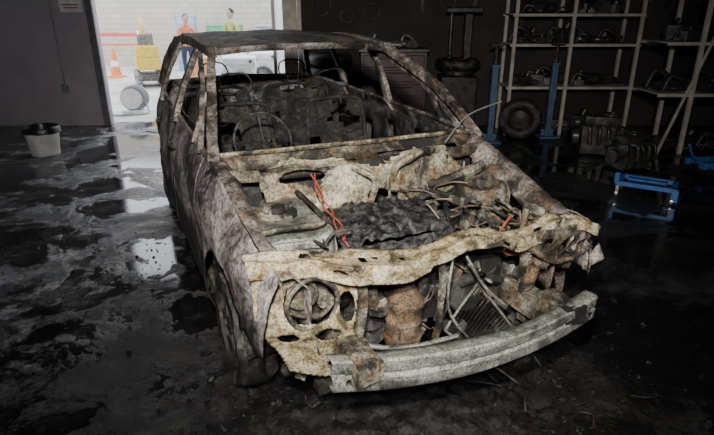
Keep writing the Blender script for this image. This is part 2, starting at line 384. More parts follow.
b.tube([(.40,.40,.80),(.30,.36,.72),(.36,.34,.64),(.48,.33,.66),(.62,.36,.72)],.005,6,6); b.tube([(.56,.36,.80),(.60,.30,.72),(.55,.29,.62)],.004,6,6)
b.out('copper_wiring',COPPER,car)
yc=lambda x: smi(x,[(-.80,.42),(-.6,.36),(-.42,.31),(0,.29),(.3,.29),(.55,.30),(.76,.27)])
zc=lambda x: smi(x,[(-.80,.80),(-.62,.805),(-.45,.785),(-.2,.75),(-.05,.77),(.06,.80),(.20,.795),(.32,.745),(.44,.76),(.54,.80),(.66,.785),(.78,.745)])
wt=lambda x: smi(x,[(-.80,.08),(-.5,.10),(-.4,.17),(-.25,.15),(-.1,.09),(.1,.075),(.3,.09),(.5,.08),(.78,.07)])
def tb(x,v):
    w=wt(x)
    if v<=.5: y=yc(x)+w*.5-w*(v/.5); z=zc(x)+.006*math.cos(v*12)
    else: y=yc(x)-w*.5-.01*(v-.5); z=zc(x)-(v-.5)/.5*(.065 if x<-.1 else .045)
    return Vector((x,y,z))+NV(Vector((x*8,v*2,9)))*.012
B().grid(lin(-.79,.76,150),lin(0,1,22),tb,holes=[(-.58,.22,.022,.10),(-.36,.25,.016,.07),(-.20,.25,.010,.05),(.12,.25,.02,.08),(.26,.72,.016,.08),(.46,.25,.016,.08),(.62,.25,.02,.09),(-.48,.75,.02,.1),(-.3,.2,.01,.04)]).out('radiator_tie_bar',TAN,car,solid=.005)
P1=[(-.785,.80),(-.775,.56),(-.66,.34),(-.40,.255),(-.375,.30),(-.385,.42),(-.42,.50),(-.40,.62),(-.385,.76),(-.50,.79)]
B().grid(lin(-.80,-.36,60),lin(.24,.81,76),lambda x,z: Vector((x,.305+.10*max(0,-.55-x)/.25+.03*math.sin(z*9),z))+NV(Vector((x*7,z*7,1)))*.018,
   holes=[(-.575,.635,.105,.088),(-.44,.60,.03,.06),(-.66,.49,.035,.02),(-.52,.50,.05,.022),(-.50,.36,.02,.02)],keep=lambda x,z: inpoly(x,z,P1)).out('headlamp_panel_left',TAN,car,solid=.005)
b=B(); b.torus((-.575,.30,.635),(0,1,0),.10,.010,30,8); b.cyl((-.60,.42,.66),(-.60,.34,.66),.05,.055,20); b.torus((-.60,.335,.66),(0,1,0),.055,.008,20,6); b.cyl((-.50,.44,.60),(-.50,.36,.60),.035,seg=16); b.tube([(-.67,.36,.60),(-.55,.33,.56),(-.48,.34,.60)],.012,6,5)
b.out('headlamp_housing_left',BAY,car,cr=(.006,12))
P2=[(.40,.78),(.76,.76),(.78,.60),(.70,.52),(.56,.56),(.50,.64),(.42,.66)]
B().grid(lin(.38,.80,56),lin(.48,.80,40),lambda x,z: Vector((x,.27+.12*max(0,x-.6)+.03*math.sin(z*14),z))+NV(Vector((x*8,z*8,6)))*.025,holes=[(.62,.66,.06,.045),(.48,.71,.025,.02),(.72,.60,.02,.02)],keep=lambda x,z: inpoly(x,z,P2)).out('headlamp_panel_right',BAY,car,solid=.005)
b=B(); b.cyl((.60,.30,.62),(.62,.40,.64),.045,seg=16); b.sph((.50,.30,.60),(.04,.05,.04),12); b.cyl((.45,.28,.60),(.43,.30,.46),.03,seg=12); b.tube([(.40,.26,.70),(.52,.25,.62),(.66,.27,.60),(.74,.29,.68)],.012,8,5)
b.out('headlamp_housing_right',RUST,car,cr=(.01,12))
B().box((0,.36,.21),(1.10,.06,.05),n=6).out('lower_crossmember',CHAR,car,cr=(.012,8))
B().box((-.39,.30,.50),(.035,.05,.50),(0,4,0),n=4).box((.44,.31,.50),(.03,.04,.40),(0,-5,0),n=4).box((-.02,.30,.50),(.022,.022,.44),(0,3,0),n=4).out('support_uprights',BAY,car,cr=(.012,8))
bump_e=lambda x: (.0+.10*((x-.02)/.6)**2-.07*x, .455+.050*x-.024*(1-(x/.6)**2))
def bb(x,v):
    y0,z0=bump_e(x)
    S=[(0,.055,.05),(.18,0,.052),(.30,-.006,.046),(.46,-.004,.012),(.52,.010,.0),(.58,-.004,-.012),(.75,-.006,-.048),(.84,0,-.055),(1,.055,-.053)]
    return Vector((x,y0+interp(v,[(t[0],t[1]) for t in S]),z0+interp(v,[(t[0],t[2]) for t in S])*(1.10-.30*x)))+NV(Vector((x*3,v,4)))*.008
B().grid(lin(-.565,.585,90),[0,.09,.18,.24,.30,.38,.46,.52,.58,.66,.75,.80,.84,.92,1],bb,holes=[(-.51,.66,.012,.07),(.55,.66,.012,.07)]).out('bumper_beam',GREY,car,solid=.005)
B().box((-.45,.14,.45),(.10,.16,.08),n=3).box((.45,.10,.48),(.10,.18,.08),n=3).out('crash_cans',BAY,car,cr=(.01,9))
rad=B(); TL,TR,BR,BL=[Vector(q) for q in ((.02,.31,.36),(.20,.34,.53),(.60,.29,.015),(.40,.23,.015))]
def rp(a,c): return (TL*(1-a)+TR*a)*c+(BL*(1-a)+BR*a)*(1-c)+NV(Vector((a*3,c*3,0)))*.012
for k in range(23):
    a=k/22; rad.tube([rp(a,0),rp(a,.35),rp(a,.7),rp(a,1)],.0012,4,2)
for k in range(30):
    a=k/29; rad.tube([rp(0,a),rp(.33,a),rp(.66,a),rp(1,a)],.0012,4,2)
rad.out('condenser_mesh',BAY,car)
rad=B(); rad.tube([rp(0,1),rp(.5,1),rp(1,1)],.006,6,4); rad.tube([rp(1,0),rp(1,.5),rp(1,1)],.006,6,4); rad.tube([rp(0,0),rp(0,1)],.005,6,0); rad.out('condenser_frame',GREY,car)
b=B(); b.tube([(.02,.28,.72),(.0,.26,.5),(.10,.24,.34)],.006,6,5); b.tube([(-.38,.27,.42),(-.2,.25,.37),(.05,.25,.36)],.010,6,5); b.tube([(.10,.30,.70),(.18,.27,.56),(.30,.27,.44)],.006,6,5); b.out('support_rods',GREY,car)
b=B(); b.tube([(-.68,1.45,.86),(-.3,1.42,.88),(.2,1.42,.86),(.68,1.45,.86)],.035,8,5)
b.grid(lin(-.68,.68,50),lin(1.26,1.62,14),lambda x,y: Vector((x,y,.90-.25*(y-1.3)))+NV(Vector((x*7,y*7,0)))*.06,keep=lambda x,y: noise.noise(Vector((x*5,y*8,3)))<.25)
b.box((-.02,1.5,.6),(.25,.12,.45),n=3); b.box((.4,1.5,.78),(.36,.14,.16),(8,0,0),n=3); b.out('dashboard_remains',CHAR,car,cr=(.02,9))
b=B(); b.torus((-.36,1.72,.93),(0,-1,.55),.17,.008,32,8); b.cyl((-.36,1.72,.93),(-.36,1.45,.80),.02)
for a in (0,120,240):
    v=Vector((math.cos(R(a+90)),0,math.sin(R(a+90)))); v=Matrix.Rotation(R(-30),3,'X')@v; b.cyl(Vector((-.36,1.72,.93)),Vector((-.36,1.72,.93))+v*.16,.008,seg=6)
b.out('steering_wheel',CHAR,car)
SEAT=burnt('burnt_seat_spring',(.11,.10,.09),(.045,.04,.038),(.018,.018,.018),(.08,.055,.035),.5,.35,12,.7,.2)
def seat(nm,x,y,w,m):
    b=B()
    T=lambda u,h: (x+u,y+.22*(h-.42),h)
    b.tube([T(-w,.42),T(-w,.7),T(-w*.92,.98),T(-w*.6,1.04),T(w*.6,1.04),T(w*.92,.98),T(w,.7),T(w,.42)],.015,8,5)
    for h in lin(.56,.92,3): b.tube([T(-w+w*.25*k,h+(.012 if k%2 else -.012)) for k in range(9)],.004,5,3)
    b.grid(lin(-w,w,14),lin(.44,1.02,16),lambda u,h: Vector(T(u,h))+Vector((0,.02,0))+NV(Vector(((u+x)*9,h*9,y)))*.035,keep=lambda u,h: noise.noise(Vector(((u+x)*6,h*6,y)))<.22)
    b.tube([(x-w,y,.42),(x-w,y-.45,.45),(x+w,y-.45,.45),(x+w,y,.42)],.016,8,3)
    b.grid(lin(-w,w,12),lin(-.45,0,10),lambda u,v: Vector((x+u,y+v,.44))+NV(Vector((u*8+x,v*8,y)))*.04)
    b.box((x-w,y-.2,.34),(.03,.45,.14)); b.box((x+w,y-.2,.34),(.03,.45,.14))
    for u in (-.05,.05): b.cyl(T(u,1.0),T(u,1.13),.006,seg=6)
    b.tube([T(-.10,1.12),T(-.11,1.2),T(-.06,1.24),T(.06,1.24),T(.11,1.2),T(.10,1.12)],.006,6,4,True)
    b.out(nm,m,car,cr=(.01,8))
seat('seat_frame_left',-.36,2.25,.23,SEAT); seat('seat_frame_right',.36,2.25,.23,SEAT); seat('rear_bench_frame',-.34,3.15,.29,SEAT); seat('rear_bench_frame_right',.34,3.15,.29,SEAT)
B().tube([(.50,1.10,.97),(.72,1.22,1.08),(1.02,1.30,1.13)],.0045,6,4).out('wiper_arm',STEEL,car)
b=B()
b.grid(lin(.26,.56,26),lin(0,1,22),lambda y,u: Vector((.70+.13*u+.02*math.sin(y*30),y,.785+.09*(y-.3)-.05*u-.15*u*u))+NV(Vector((y*9,u*3,2)))*.035,keep=lambda y,u: u<.75+.5*noise.noise(Vector((y*12,u*4,5))))
for i in range(22):
    p=Vector((random.uniform(.64,.84),random.uniform(.26,.52),random.uniform(.58,.75)))
    a=random.uniform(0,6.28); l=random.uniform(.04,.12)
    e=p+Vector((math.cos(a)*l,math.sin(a)*l*.5,random.uniform(-.10,.01))); w=Vector((random.uniform(-.03,.03),.02,.03))
    vs=[b.bm.verts.new(q) for q in (p-w,p+w,e+w*.4,e-w*.3)]; b.bm.faces.new(vs)
b.out('torn_fender_corner',APIL,car,solid=.004,cr=(.012,14))

deb=empty('fire_debris',(.484,1.699,0),24.3)
b=B()
def chip(b,x,y,z,s):
    b.sph((x,y,z),(s*random.uniform(.6,1.5),s*random.uniform(.6,1.5),s*random.uniform(.25,.6)),6,(random.uniform(0,40),random.uniform(0,40),random.uniform(0,180)))
for i in range(1500):
    x=random.gauss(-.1,.55); y=random.gauss(.22,.45); s=random.choice([.006,.008,.012,.02]); chip(b,x,y,s*.3,s)
for i in range(700):
    x=random.uniform(-2.6,-.9); y=random.uniform(-.5,3.4); s=random.choice([.004,.006,.010]); chip(b,x,y,s*.3,s)
DEB=burnt('wet_black_debris',(.05,.05,.052),(.022,.022,.023),(.010,.010,.010),(.04,.03,.02),.3,.2,18,.22,.1,off=2)
b.out('debris_chips',DEB,deb,cr=(.004,40))
b=B()
for i in range(26):
    x=random.gauss(-.2,.45); y=random.gauss(.2,.2); a=random.uniform(0,6.28); l=random.uniform(.06,.16)
    b.tube([(x,y,.012),(x+math.cos(a)*l*.5,y+math.sin(a)*l*.5,random.uniform(.015,.04)),(x+math.cos(a+.5)*l,y+math.sin(a+.5)*l,.012)],random.uniform(.002,.005),5,4)
b.out('debris_wire',CHAR,deb)
B().grid(lin(-.75,.45,50),lin(-.05,.6,30),lambda x,y: Vector((x,y,.05*max(0,1-((x+.2)/.6)**2)*max(0,1-((y-.28)/.34)**2)+.018*noise.noise(Vector((x*14,y*14,0)))-.004))).out('debris_ash_heap',DEB,deb)

# ================================================================= ROOM
m=bpy.data.materials.new('wet_sooty_concrete'); nt,bs=nodes(m)
tc=nt.nodes.new('ShaderNodeTexCoord').outputs['Object']
n1=nz(nt,tc,1.5,12,.64,.4); n2=nz(nt,tc,3.2,14,.78,.3); n3=nz(nt,tc,38,6,.7)
c1=ramp(nt,n2,[(.43,(.016,.016,.018)),(.50,(.10,.098,.104)),(.57,(.42,.41,.42))])
sp=nt.nodes.new('ShaderNodeSeparateXYZ'); nt.links.new(tc,sp.inputs[0])
ma=nt.nodes.new('ShaderNodeMath'); ma.operation='MULTIPLY_ADD'; nt.links.new(n1,ma.inputs[0]); ma.inputs[1].default_value=4.0; nt.links.new(sp.outputs[0],ma.inputs[2])
left=ramp(nt,ma.outputs[0],[(0.1,1.0),(.7,0.0)])
c2=mix(nt,left,mix(nt,.94,c1,(.009,.0085,.0085)),c1)
fi=ramp(nt,n3,[(.4,.4),(.58,1.0)]); c3=mix(nt,.8,c2,fi,'MULTIPLY')
wetm=ramp(nt,n1,[(.48,1.0),(.53,0.0)])
c3=mix(nt,wetm,c3,mix(nt,.75,c3,(.008,.008,.009)))
nt.links.new(c3,bs.inputs['Base Color'])
wet=ramp(nt,n1,[(.49,.03),(.52,.20),(.60,.50)]); nt.links.new(wet,bs.inputs['Roughness'])
bs.inputs['Specular IOR Level'].default_value=.8
mxb=nt.nodes.new('ShaderNodeMath'); mxb.operation='MULTIPLY'; nt.links.new(nz(nt,tc,16,10,.8),mxb.inputs[0]); nt.links.new(ramp(nt,n1,[(.49,.03),(.55,1.0)]),mxb.inputs[1])
bump(nt,bs,mxb.outputs[0],.6,.02)
FLOOR=m
def quad(name,vs,mat):
    me=bpy.data.meshes.new(name); me.from_pydata(vs,[],[(0,1,2,3)]); me.materials.append(mat)
    o=bpy.data.objects.new(name,me); bpy.context.collection.objects.link(o); return o
YB=8.3
quad('floor',[(-5.6,-2.6,0),(6.2,-2.6,0),(6.2,YB+.2,0),(-5.6,YB+.2,0)],FLOOR)
YG=plain('yard_concrete',(.50,.49,.46),.8,0,.3,1.5)
quad('yard_ground',[(-14,YB+.2,0),(8,YB+.2,0),(8,26,0),(-14,26,0)],YG)
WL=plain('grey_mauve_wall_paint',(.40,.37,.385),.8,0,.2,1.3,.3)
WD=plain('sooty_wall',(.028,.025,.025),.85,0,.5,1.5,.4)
B().box((-4.85,YB,1.6),(2.10,.2,3.2)).out('wall_back_left',WL)
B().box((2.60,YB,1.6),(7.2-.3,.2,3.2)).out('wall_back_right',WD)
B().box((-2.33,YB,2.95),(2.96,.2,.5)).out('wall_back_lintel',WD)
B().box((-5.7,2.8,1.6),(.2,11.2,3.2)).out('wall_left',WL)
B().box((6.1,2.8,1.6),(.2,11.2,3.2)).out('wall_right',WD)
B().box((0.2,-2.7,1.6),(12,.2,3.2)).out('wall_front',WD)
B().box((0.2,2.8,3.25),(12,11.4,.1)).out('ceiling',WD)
CREAM=plain('cream_paint',(.55,.50,.42),.6)
WHITE=plain('white_paint',(.8,.8,.78),.5)
B().box((-.96,YB-.12,1.35),(.20,.06,2.7)).box((-.82,YB-.13,1.35),(.06,.08,2.7)).out('trim_door_jamb',CREAM,bev=.006)
B().box((-3.80,YB-.12,1.35),(.10,.05,2.7)).out('trim_opening_left',plain('dark_trim',(.16,.15,.16),.7),bev=.006)
e=empty('door_leaf'); B().box((-1.20,YB+.35,1.3),(.05,.9,2.5)).out('leaf',WHITE,e,bev=.006); B().cyl((-1.235,YB+.6,1.0),(-1.27,YB+.6,1.0),.02).out('knob',STEEL,e)
e=empty('wall_notice'); B().box((-4.06,YB-.108,1.80),(.32,.012,.36)).out('sheet',WHITE,e)
RED=plain('red_print',(.55,.04,.03),.6)
b=B(); b.box((-4.06,YB-.117,1.80),(.28,.006,.035)); b.box((-4.06,YB-.117,1.68),(.20,.006,.015)); b.box((-4.06,YB-.117,1.72),(.24,.006,.015)); b.box((-4.06,YB-.117,1.90),(.28,.006,.08)); b.out('print',RED,e)
e=empty('wall_conduit'); B().cyl((-4.35,YB-.12,.6),(-4.35,YB-.12,3.1),.012).box((-4.35,YB-.13,.55),(.09,.05,.13)).out('pipe',plain('grey_pvc',(.30,.29,.30)),e,bev=.004)
e=empty('rubbish_bucket',(-3.82,6.45,0))
B().lathe((0,0,0),(0,0,1),[(0,.0),(.155,.0),(.16,.01),(.195,.30),(.205,.30),(.205,.325),(.19,.325),(.15,.02),(0,.02)],32).out('pail',plain('dirty_white_plastic',(.66,.65,.62),.5),e)
B().lathe((0,0,0),(0,0,1),[(.212,.27),(.214,.32),(.20,.345),(.185,.34),(.17,.25),(0,.22)],32).out('bin_liner',plain('black_plastic',(.02,.02,.02),.35),e,cr=(.012,22))
BLUE=plain('blue_enamel',(.07,.12,.20),.45,.1,.3,6)
for x,y in ((1.77,7.1),(2.64,7.4)):
    e=empty('blue_support_post',(x,y,0)); b=B()
    b.box((0,0,.50),(.075,.075,.98)); b.box((0,0,.012),(.26,.26,.024)); b.box((0,0,.985),(.10,.10,.03)); b.box((0,-.04,.6),(.09,.02,.2))
    for a in (0,90,180,270):
        d=Vector((math.cos(R(a)),math.sin(R(a)),0)); b.box(Vector((0,0,.06))+d*.06,(.05 if a%180==0 else .012,.05 if a%180 else .012,.10))
    b.out('post',BLUE,e,bev=.005)
    B().cyl((0,0,1.0),(0,0,1.22),.025).box((0,0,1.24),(.16,.10,.03)).out('screw_head',CHAR,e,bev=.004)
def clutter(b,x0,x1,y0,y1,z,n,hmax,smin=.06,smax=.18):
    for i in range(n):
        s=random.uniform(smin,smax); s=min(s,(y1-y0)*.45); h=min(hmax,random.uniform(.6,1.4)*s)
        x=random.uniform(x0+s,x1-s); y=random.uniform(y0+s*.6,y1-s*.6); t=random.random()
        if t<.35: b.box((x,y,z+h/2),(s*1.5,s,h),(0,0,random.uniform(-40,40))); b.cyl((x,y,z+h),(x+s*.2,y,z+h*1.4),s*.3,seg=12)
        elif t<.6: b.cyl((x-s*.8,y,z+s*.5),(x+s*.8,y,z+s*.5),s*.5,s*.42,14); b.cyl((x-s*1.1,y,z+s*.5),(x-s*.8,y,z+s*.5),s*.25,seg=12)
        elif t<.75: b.torus((x,y,z+s*.25),(0,0.1,1),s*.75,s*.24,22,8)
        else: b.tube([(x-s,y,z+.01),(x-s*.5,y,z+h),(x+s*.3,y-.03,z+h*.8),(x+s,y,z+.02)],s*.18,8,4); b.sph((x,y,z+s*.3),(s*.6,s*.5,s*.3),12)
PART=plain('greasy_part',(.05,.048,.047),.35,.4,.7,12,.4)
PARTL=plain('dull_alloy',(.18,.18,.18),.42,.5,.5,14,.4)
RACK=plain('rack_steel',(.42,.38,.33),.55,.1,.3,6)
def rack(name,x0,x1,y0,y1,levels,H,posts,mats=(PART,PARTL),brace=None,n=7,hm=.22):
    e=empty(name); b=B()
    for px in posts:
        for y in (y0,y1): b.box((px,y,H/2),(.045,.045,H))
    for z in levels:
        b.box(((x0+x1)/2,(y0+y1)/2,z),(x1-x0,y1-y0,.015)); b.box(((x0+x1)/2,y0,z-.012),(x1-x0,.03,.035)); b.box(((x0+x1)/2,y1,z-.012),(x1-x0,.03,.035))
    if brace: b.tube([brace[0],brace[1]],.02,4,0)
    b.out('frame',RACK,e,bev=.003)
    b=B(); b2=B()
    for z in [.0]+list(levels):
        clutter(b,x0+.05,x1-.05,y0+.03,y1-.03,z+.012,n,hm); clutter(b2,x0+.05,x1-.05,y0+.03,y1-.03,z+.012,max(1,n//4),hm*.7,.04,.10)
    b.out('stored_car_parts',mats[0],e,bev=.003); b2.out('alloy_parts',mats[1],e,bev=.003)
rack('parts_rack',2.05,3.80,7.55,8.05,[.66,1.22,1.60],2.2,[2.10,2.86,3.76],n=26,hm=.29)
rack('engine_rack',3.55,5.6,6.45,7.05,[.72,1.30],2.1,[3.95,5.55],brace=((4.22,6.43,1.9),(3.66,6.43,0)),n=34,hm=.44)
e=empty('tyre_changer',(1.40,7.75,0)); b=B()
b.box((0,0,.4),(.5,.45,.8)); b.box((.15,.2,1.2),(.12,.12,1.0)); b.box((.05,0,1.65),(.5,.08,.08)); b.cyl((0,0,.8),(0,0,.88),.22,seg=28); b.cyl((-.12,0,1.62),(-.12,0,1.05),.025); b.sph((-.12,0,1.04),(.05,.04,.03))
b.out('machine',PART,e,bev=.02)
B().torus((0,0,.955),(0,0,1),.24,.075,32,10).out('mounted_tyre',CHAR,e)
e=empty('leaning_tyre',(2.20,7.25,0)); B().torus((0,0,.28),(0.3,1,.12),.21,.075,32,10).out('tyre',CHAR,e); B().torus((0,0,.28),(0.3,1,.12),.145,.016,28,8).lathe((0,0,.28),(0.3,1,.12),[(.145,0),(.10,.03),(.04,.02),(0,.02)],24).out('rim',PART,e)
e=empty('tool_cabinet',(.50,7.8,0)); b=B(); b.box((0,0,.62),(.9,.5,1.0))
for k in range(5): b.box((0,-.26,.24+k*.19),(.82,.03,.16)); b.box((0,-.285,.28+k*.19),(.5,.02,.02))
for sx in (-.38,.38): b.cyl((sx-.02,0,.06),(sx+.02,0,.06),.06)
b.out('drawers',plain('dark_red_cabinet',(.045,.02,.018),.45),e,bev=.008)
B().box((0,0,1.14),(.95,.52,.04)).out('worktop',PART,e,bev=.005)
b=B(); clutter(b,-.45,.45,-.24,.24,1.16,8,.3); b.out('tools',PARTL,e)
e=empty('tyre_stack',(-.38,7.75,0)); b=B()
for k in range(6): b.torus((random.uniform(-.02,.02),random.uniform(-.02,.02),.09+.185*k),(0,0,1),.22,.088,32,10)
b.out('tyres',CHAR,e)
e=empty('wall_hung_tools'); b=B()
for x in lin(-.5,5.2,16):
    z=random.uniform(1.45,1.9); y=YB-.13
    if random.random()<.5: b.torus((x,y,z),(0,1,0.05),random.uniform(.08,.15),.014,24,6)
    else: b.box((x,y,z),(.05,.03,random.uniform(.2,.4)),(0,random.uniform(-20,20),0))
b.out('tools',CHAR,e)
TB=plain('trolley_blue',(.04,.13,.38),.4,.1,.25,8)
e=empty('blue_workshop_trolley',(2.73,4.84,0),-33); e.scale=(.82,)*3; b=B()
b.box((0,-.17,.16),(.62,.06,.05)); b.box((0,.17,.16),(.62,.06,.05)); b.box((-.28,0,.16),(.06,.36,.05)); b.box((.28,0,.16),(.06,.36,.05)); b.box((0,0,.185),(.40,.10,.03)); b.box((-.30,-.17,.22),(.05,.05,.12)); b.box((.30,-.17,.10),(.07,.07,.14))
b.out('frame',TB,e,bev=.006)
b=B()
for sx in (-.28,.28):
    for sy in (-.17,.17): b.cyl((sx-.015,sy,.04),(sx+.015,sy,.04),.04,seg=18); b.box((sx,sy,.10),(.035,.035,.08))
b.out('casters',STEEL,e,bev=.003)
e=empty('blue_trolley_jack',(3.92,5.52,0),10); b=B(); b.box((0,0,.12),(.6,.10,.07)); b.box((0,.22,.12),(.6,.06,.07)); b.box((.1,.1,.2),(.4,.06,.05),(0,-14,0)); b.cyl((.28,.1,.24),(.28,.1,.30),.05); b.tube([(-.28,.1,.16),(-.36,.1,.22),(-.42,.1,.34)],.014,6,3)
b.out('jack',TB,e,bev=.006)
B().cyl((-.25,-.07,.05),(-.25,.28,.05),.05).cyl((.25,-.07,.05),(.25,.28,.05),.05).out('wheels',CHAR,e)
for (x,y,s) in ((2.95,6.45,1.0),(3.00,5.80,.8),(4.35,4.55,1.0),(3.30,3.72,.9),(3.9,4.0,.9)):
    e=empty('removed_engine',(x,y,0),random.uniform(-30,30)); b=B()
    b.box((0,0,.20*s),(.45*s,.34*s,.34*s),n=3); b.box((0,0,.42*s),(.40*s,.22*s,.10*s),n=3); b.cyl((-.24*s,0,.2*s),(-.32*s,0,.2*s),.10*s,seg=22); b.cyl((-.24*s,.1*s,.36*s),(-.30*s,.1*s,.36*s),.05*s); b.cyl((.2*s,0,.2*s),(.42*s,0,.2*s),.17*s,.10*s,22)
    for k in range(4): b.tube([(-.15*s+k*.1*s,-.16*s,.38*s),(-.15*s+k*.1*s,-.27*s,.36*s),(-.14*s+k*.1*s,-.28*s,.18*s)],.025*s,8,4)
    b.torus((.1*s,.05*s,.48*s),(0,0,1),.09*s,.02*s,20,6)
    b.out('engine',PART,e,bev=.006,cr=(.012,12))
# ================================================================= YARD
m=bpy.data.materials.new('blockwork'); nt,bs=nodes(m); tc=nt.nodes.new('ShaderNodeTexCoord').outputs['Object']
mp=nt.nodes.new('ShaderNodeMapping'); mp.inputs['Rotation'].default_value=(R(90),0,0); nt.links.new(tc,mp.inputs[0])
bk=nt.nodes.new('ShaderNodeTexBrick'); bk.inputs['Scale'].default_value=1.6; bk.inputs['Color1'].default_value=(.56,.51,.43,1); bk.inputs['Color2'].default_value=(.47,.44,.38,1); bk.inputs['Mortar'].default_value=(.34,.33,.30,1); bk.inputs['Mortar Size'].default_value=.012
nt.links.new(mp.outputs[0],bk.inputs[0]); nt.links.new(bk.outputs[0],bs.inputs['Base Color']); bs.inputs['Roughness'].default_value=.9
B().box((-4,18,1.6),(20,.3,3.2)).out('yard_block_wall',m)
def cone(x,y):
    e=empty('traffic_cone',(x,y,0)); OR=plain('cone_orange',(.75,.20,.05),.5)
    B().lathe((0,0,0),(0,0,1),[(.17,.03),(.14,.05),(.10,.28)],24).lathe((0,0,0),(0,0,1),[(.075,.42),(.035,.72),(0,.72)],24).box((0,0,.015),(.38,.38,.03)).out('body',OR,e)
    B().lathe((0,0,0),(0,0,1),[(.10,.28),(.075,.42)],24).out('reflective_band',WHITE,e)
cone(-6.35,14.6)
e=empty('safety_barrier',(-7.6,16.6,0)); b=B()
b.box((0,0,.98),(3.2,.04,.10)); b.box((0,0,.70),(3.2,.04,.05))
b.out('boards',plain('barrier_red',(.6,.10,.07),.5),e,bev=.004)
B().box((-1.2,0,.55),(.06,.06,1.1)).box((1.2,0,.55),(.06,.06,1.1)).box((-1.2,0,.03),(.1,.6,.06)).box((1.2,0,.03),(.1,.6,.06)).out('legs',WHITE,e,bev=.004)
YEL=plain('machine_yellow',(.62,.42,.06),.45,0,.2)
e=empty('mini_excavator',(-4.85,12.9,0),-66); e.scale=(.85,)*3; b=B()
b.box((.15,0,.62),(.95,.6,.30)); b.box((.42,0,.92),(.35,.56,.3)); b.tube([(-.3,0,.75),(-.50,0,1.15),(-.52,0,1.55),(-.75,0,1.72)],.06,6,4); b.tube([(-.75,0,1.72),(-1.0,0,1.35),(-1.05,0,.95)],.045,6,3); b.out('body_and_boom',YEL,e,bev=.02)
b=B()
for sy in (-.28,.28):
    b.tube([(-.5,sy,.1),(.6,sy,.1),(.68,sy,.22),(.6,sy,.34),(-.5,sy,.34),(-.58,sy,.22)],.08,8,3,True)
b.box((0,0,.25),(.7,.45,.2)); b.box((-1.05,0,.8),(.18,.30,.22),(0,25,0)); b.tube([(-.35,.0,.85),(-.7,0,1.2)],.03,8,0); b.box((.1,0,.95),(.36,.4,.1)); b.box((.26,0,1.15),(.08,.4,.4)); b.out('tracks_and_bucket',PARTL,e,bev=.01)
e=empty('hose_reel',(-3.80,9.3,0)); HG=plain('grey_hose',(.30,.30,.31),.6)
b=B()
for k in range(4): b.torus((0,-.06+.035*k,.25),(.25,-1,.0),.19+.012*(k%2),.017,32,8)
b.tube([(.17,0,.2),(.25,-.1,.03),(.1,-.3,.02),(-.25,-.35,.02),(-.5,-.2,.02)],.014,8,6); b.out('hose',HG,e)
B().lathe((-.02,-.09,.25),(.25,-1,0),[(.17,0),(.17,.01),(.05,.012),(0,.02)],32).lathe((.02,.09,.25),(.25,-1,0),[(.20,0),(.20,.01),(.05,.012),(0,.012)],32).box((0,0,.03),(.36,.3,.04)).cyl((0,.08,.25),(0,-.1,.25),.05).out('drum',WHITE,e)
def crate(name,x,y,sx,sy,sz,col):
    e=empty(name,(x,y,0),random.uniform(-8,8)); mm=plain(name+'_mat',col,.55); b=B(); b.box((0,0,sz/2),(sx,sy,sz))
    for k in range(3): b.box((0,-sy/2,sz*(.2+.3*k)),(sx*1.03,.03,sz*.06))
    for s2 in (-1,1): b.box((s2*sx/2,-sy/2,sz/2),(.05,.05,sz))
    b.box((0,0,sz),(sx*1.04,sy*1.04,.04)); b.out('shell',mm,e,bev=.01)
def washer(x,y,rz):
    e=empty('white_appliance',(x,y,0),rz); B().box((0,0,.43),(.6,.58,.84)).box((0,-.29,.78),(.58,.03,.12)).out('cabinet',WHITE,e,bev=.015)
    b=B(); b.torus((0,-.30,.42),(0,1,0),.17,.025,28,8); b.cyl((.2,-.30,.78),(.2,-.33,.78),.03); b.lathe((0,-.295,.42),(0,-1,0),[(.15,0),(.10,.02),(0,.03)],24); b.out('door_and_dial',PARTL,e)
washer(-2.55,11.3,8); washer(-1.85,11.5,-6); washer(-2.2,10.4,12)
crate('green_bin',-3.7,16.0,.8,.7,1.25,(.12,.34,.18)); crate('blue_pallet_box',-1.35,12.9,.8,.7,.95,(.12,.32,.58)); crate('cardboard_carton',-1.15,10.9,.5,.5,.7,(.55,.40,.25)); crate('orange_crate',-3.25,11.9,.45,.45,.7,(.6,.30,.14)); crate('grey_wheelie_bin',-2.1,13.6,.6,.65,1.3,(.38,.39,.42)); crate('storage_cage',-4.9,16.4,.5,.6,1.5,(.35,.42,.55))
e=empty('parked_white_van',(-.3,16.4,0)); b=B()
vt=[(0,.7),(.05,1.0),(.2,1.15),(.3,1.75),(.36,1.9),(1,1.95)]
b.grid(lin(0,1,40),lin(-.9,.9,8),lambda t,y: Vector((-2.4+4.6*t,y*(1-.04*abs(t-.5)),interp(t,vt)-.05*(y/.9)**4)))
for sy in (-.9,.9): b.grid(lin(0,1,60),lin(0,1,12),lambda t,v,sy=sy: Vector((-2.4+4.6*t,sy*(1+.03*math.sin(v*3.1)),.35+v*(interp(t,vt)-.40))),holes=[(.17,0,.075,.3),(.82,0,.075,.3)],keep=lambda t,v: not(.24<t<.38 and v>.6))
b.grid(lin(-.9,.9,6),lin(.35,.7,4),lambda y,z: Vector((-2.4,y,z))); b.grid(lin(-.9,.9,6),lin(.35,1.9,4),lambda y,z: Vector((2.2,y,z)))
b.out('body',WHITE,e,solid=.01)
b=B()
for x in (-1.62,1.37):
    for sy in (-.85,.85): b.torus((x,sy,.32),(0,1,0),.23,.09,28,8); b.cyl((x,sy-.05,.32),(x,sy+.05,.32),.17,seg=20)
b.box((-1.0,0,1.45),(.55,1.70,.45)); b.out('wheels_and_glass',CHAR,e)
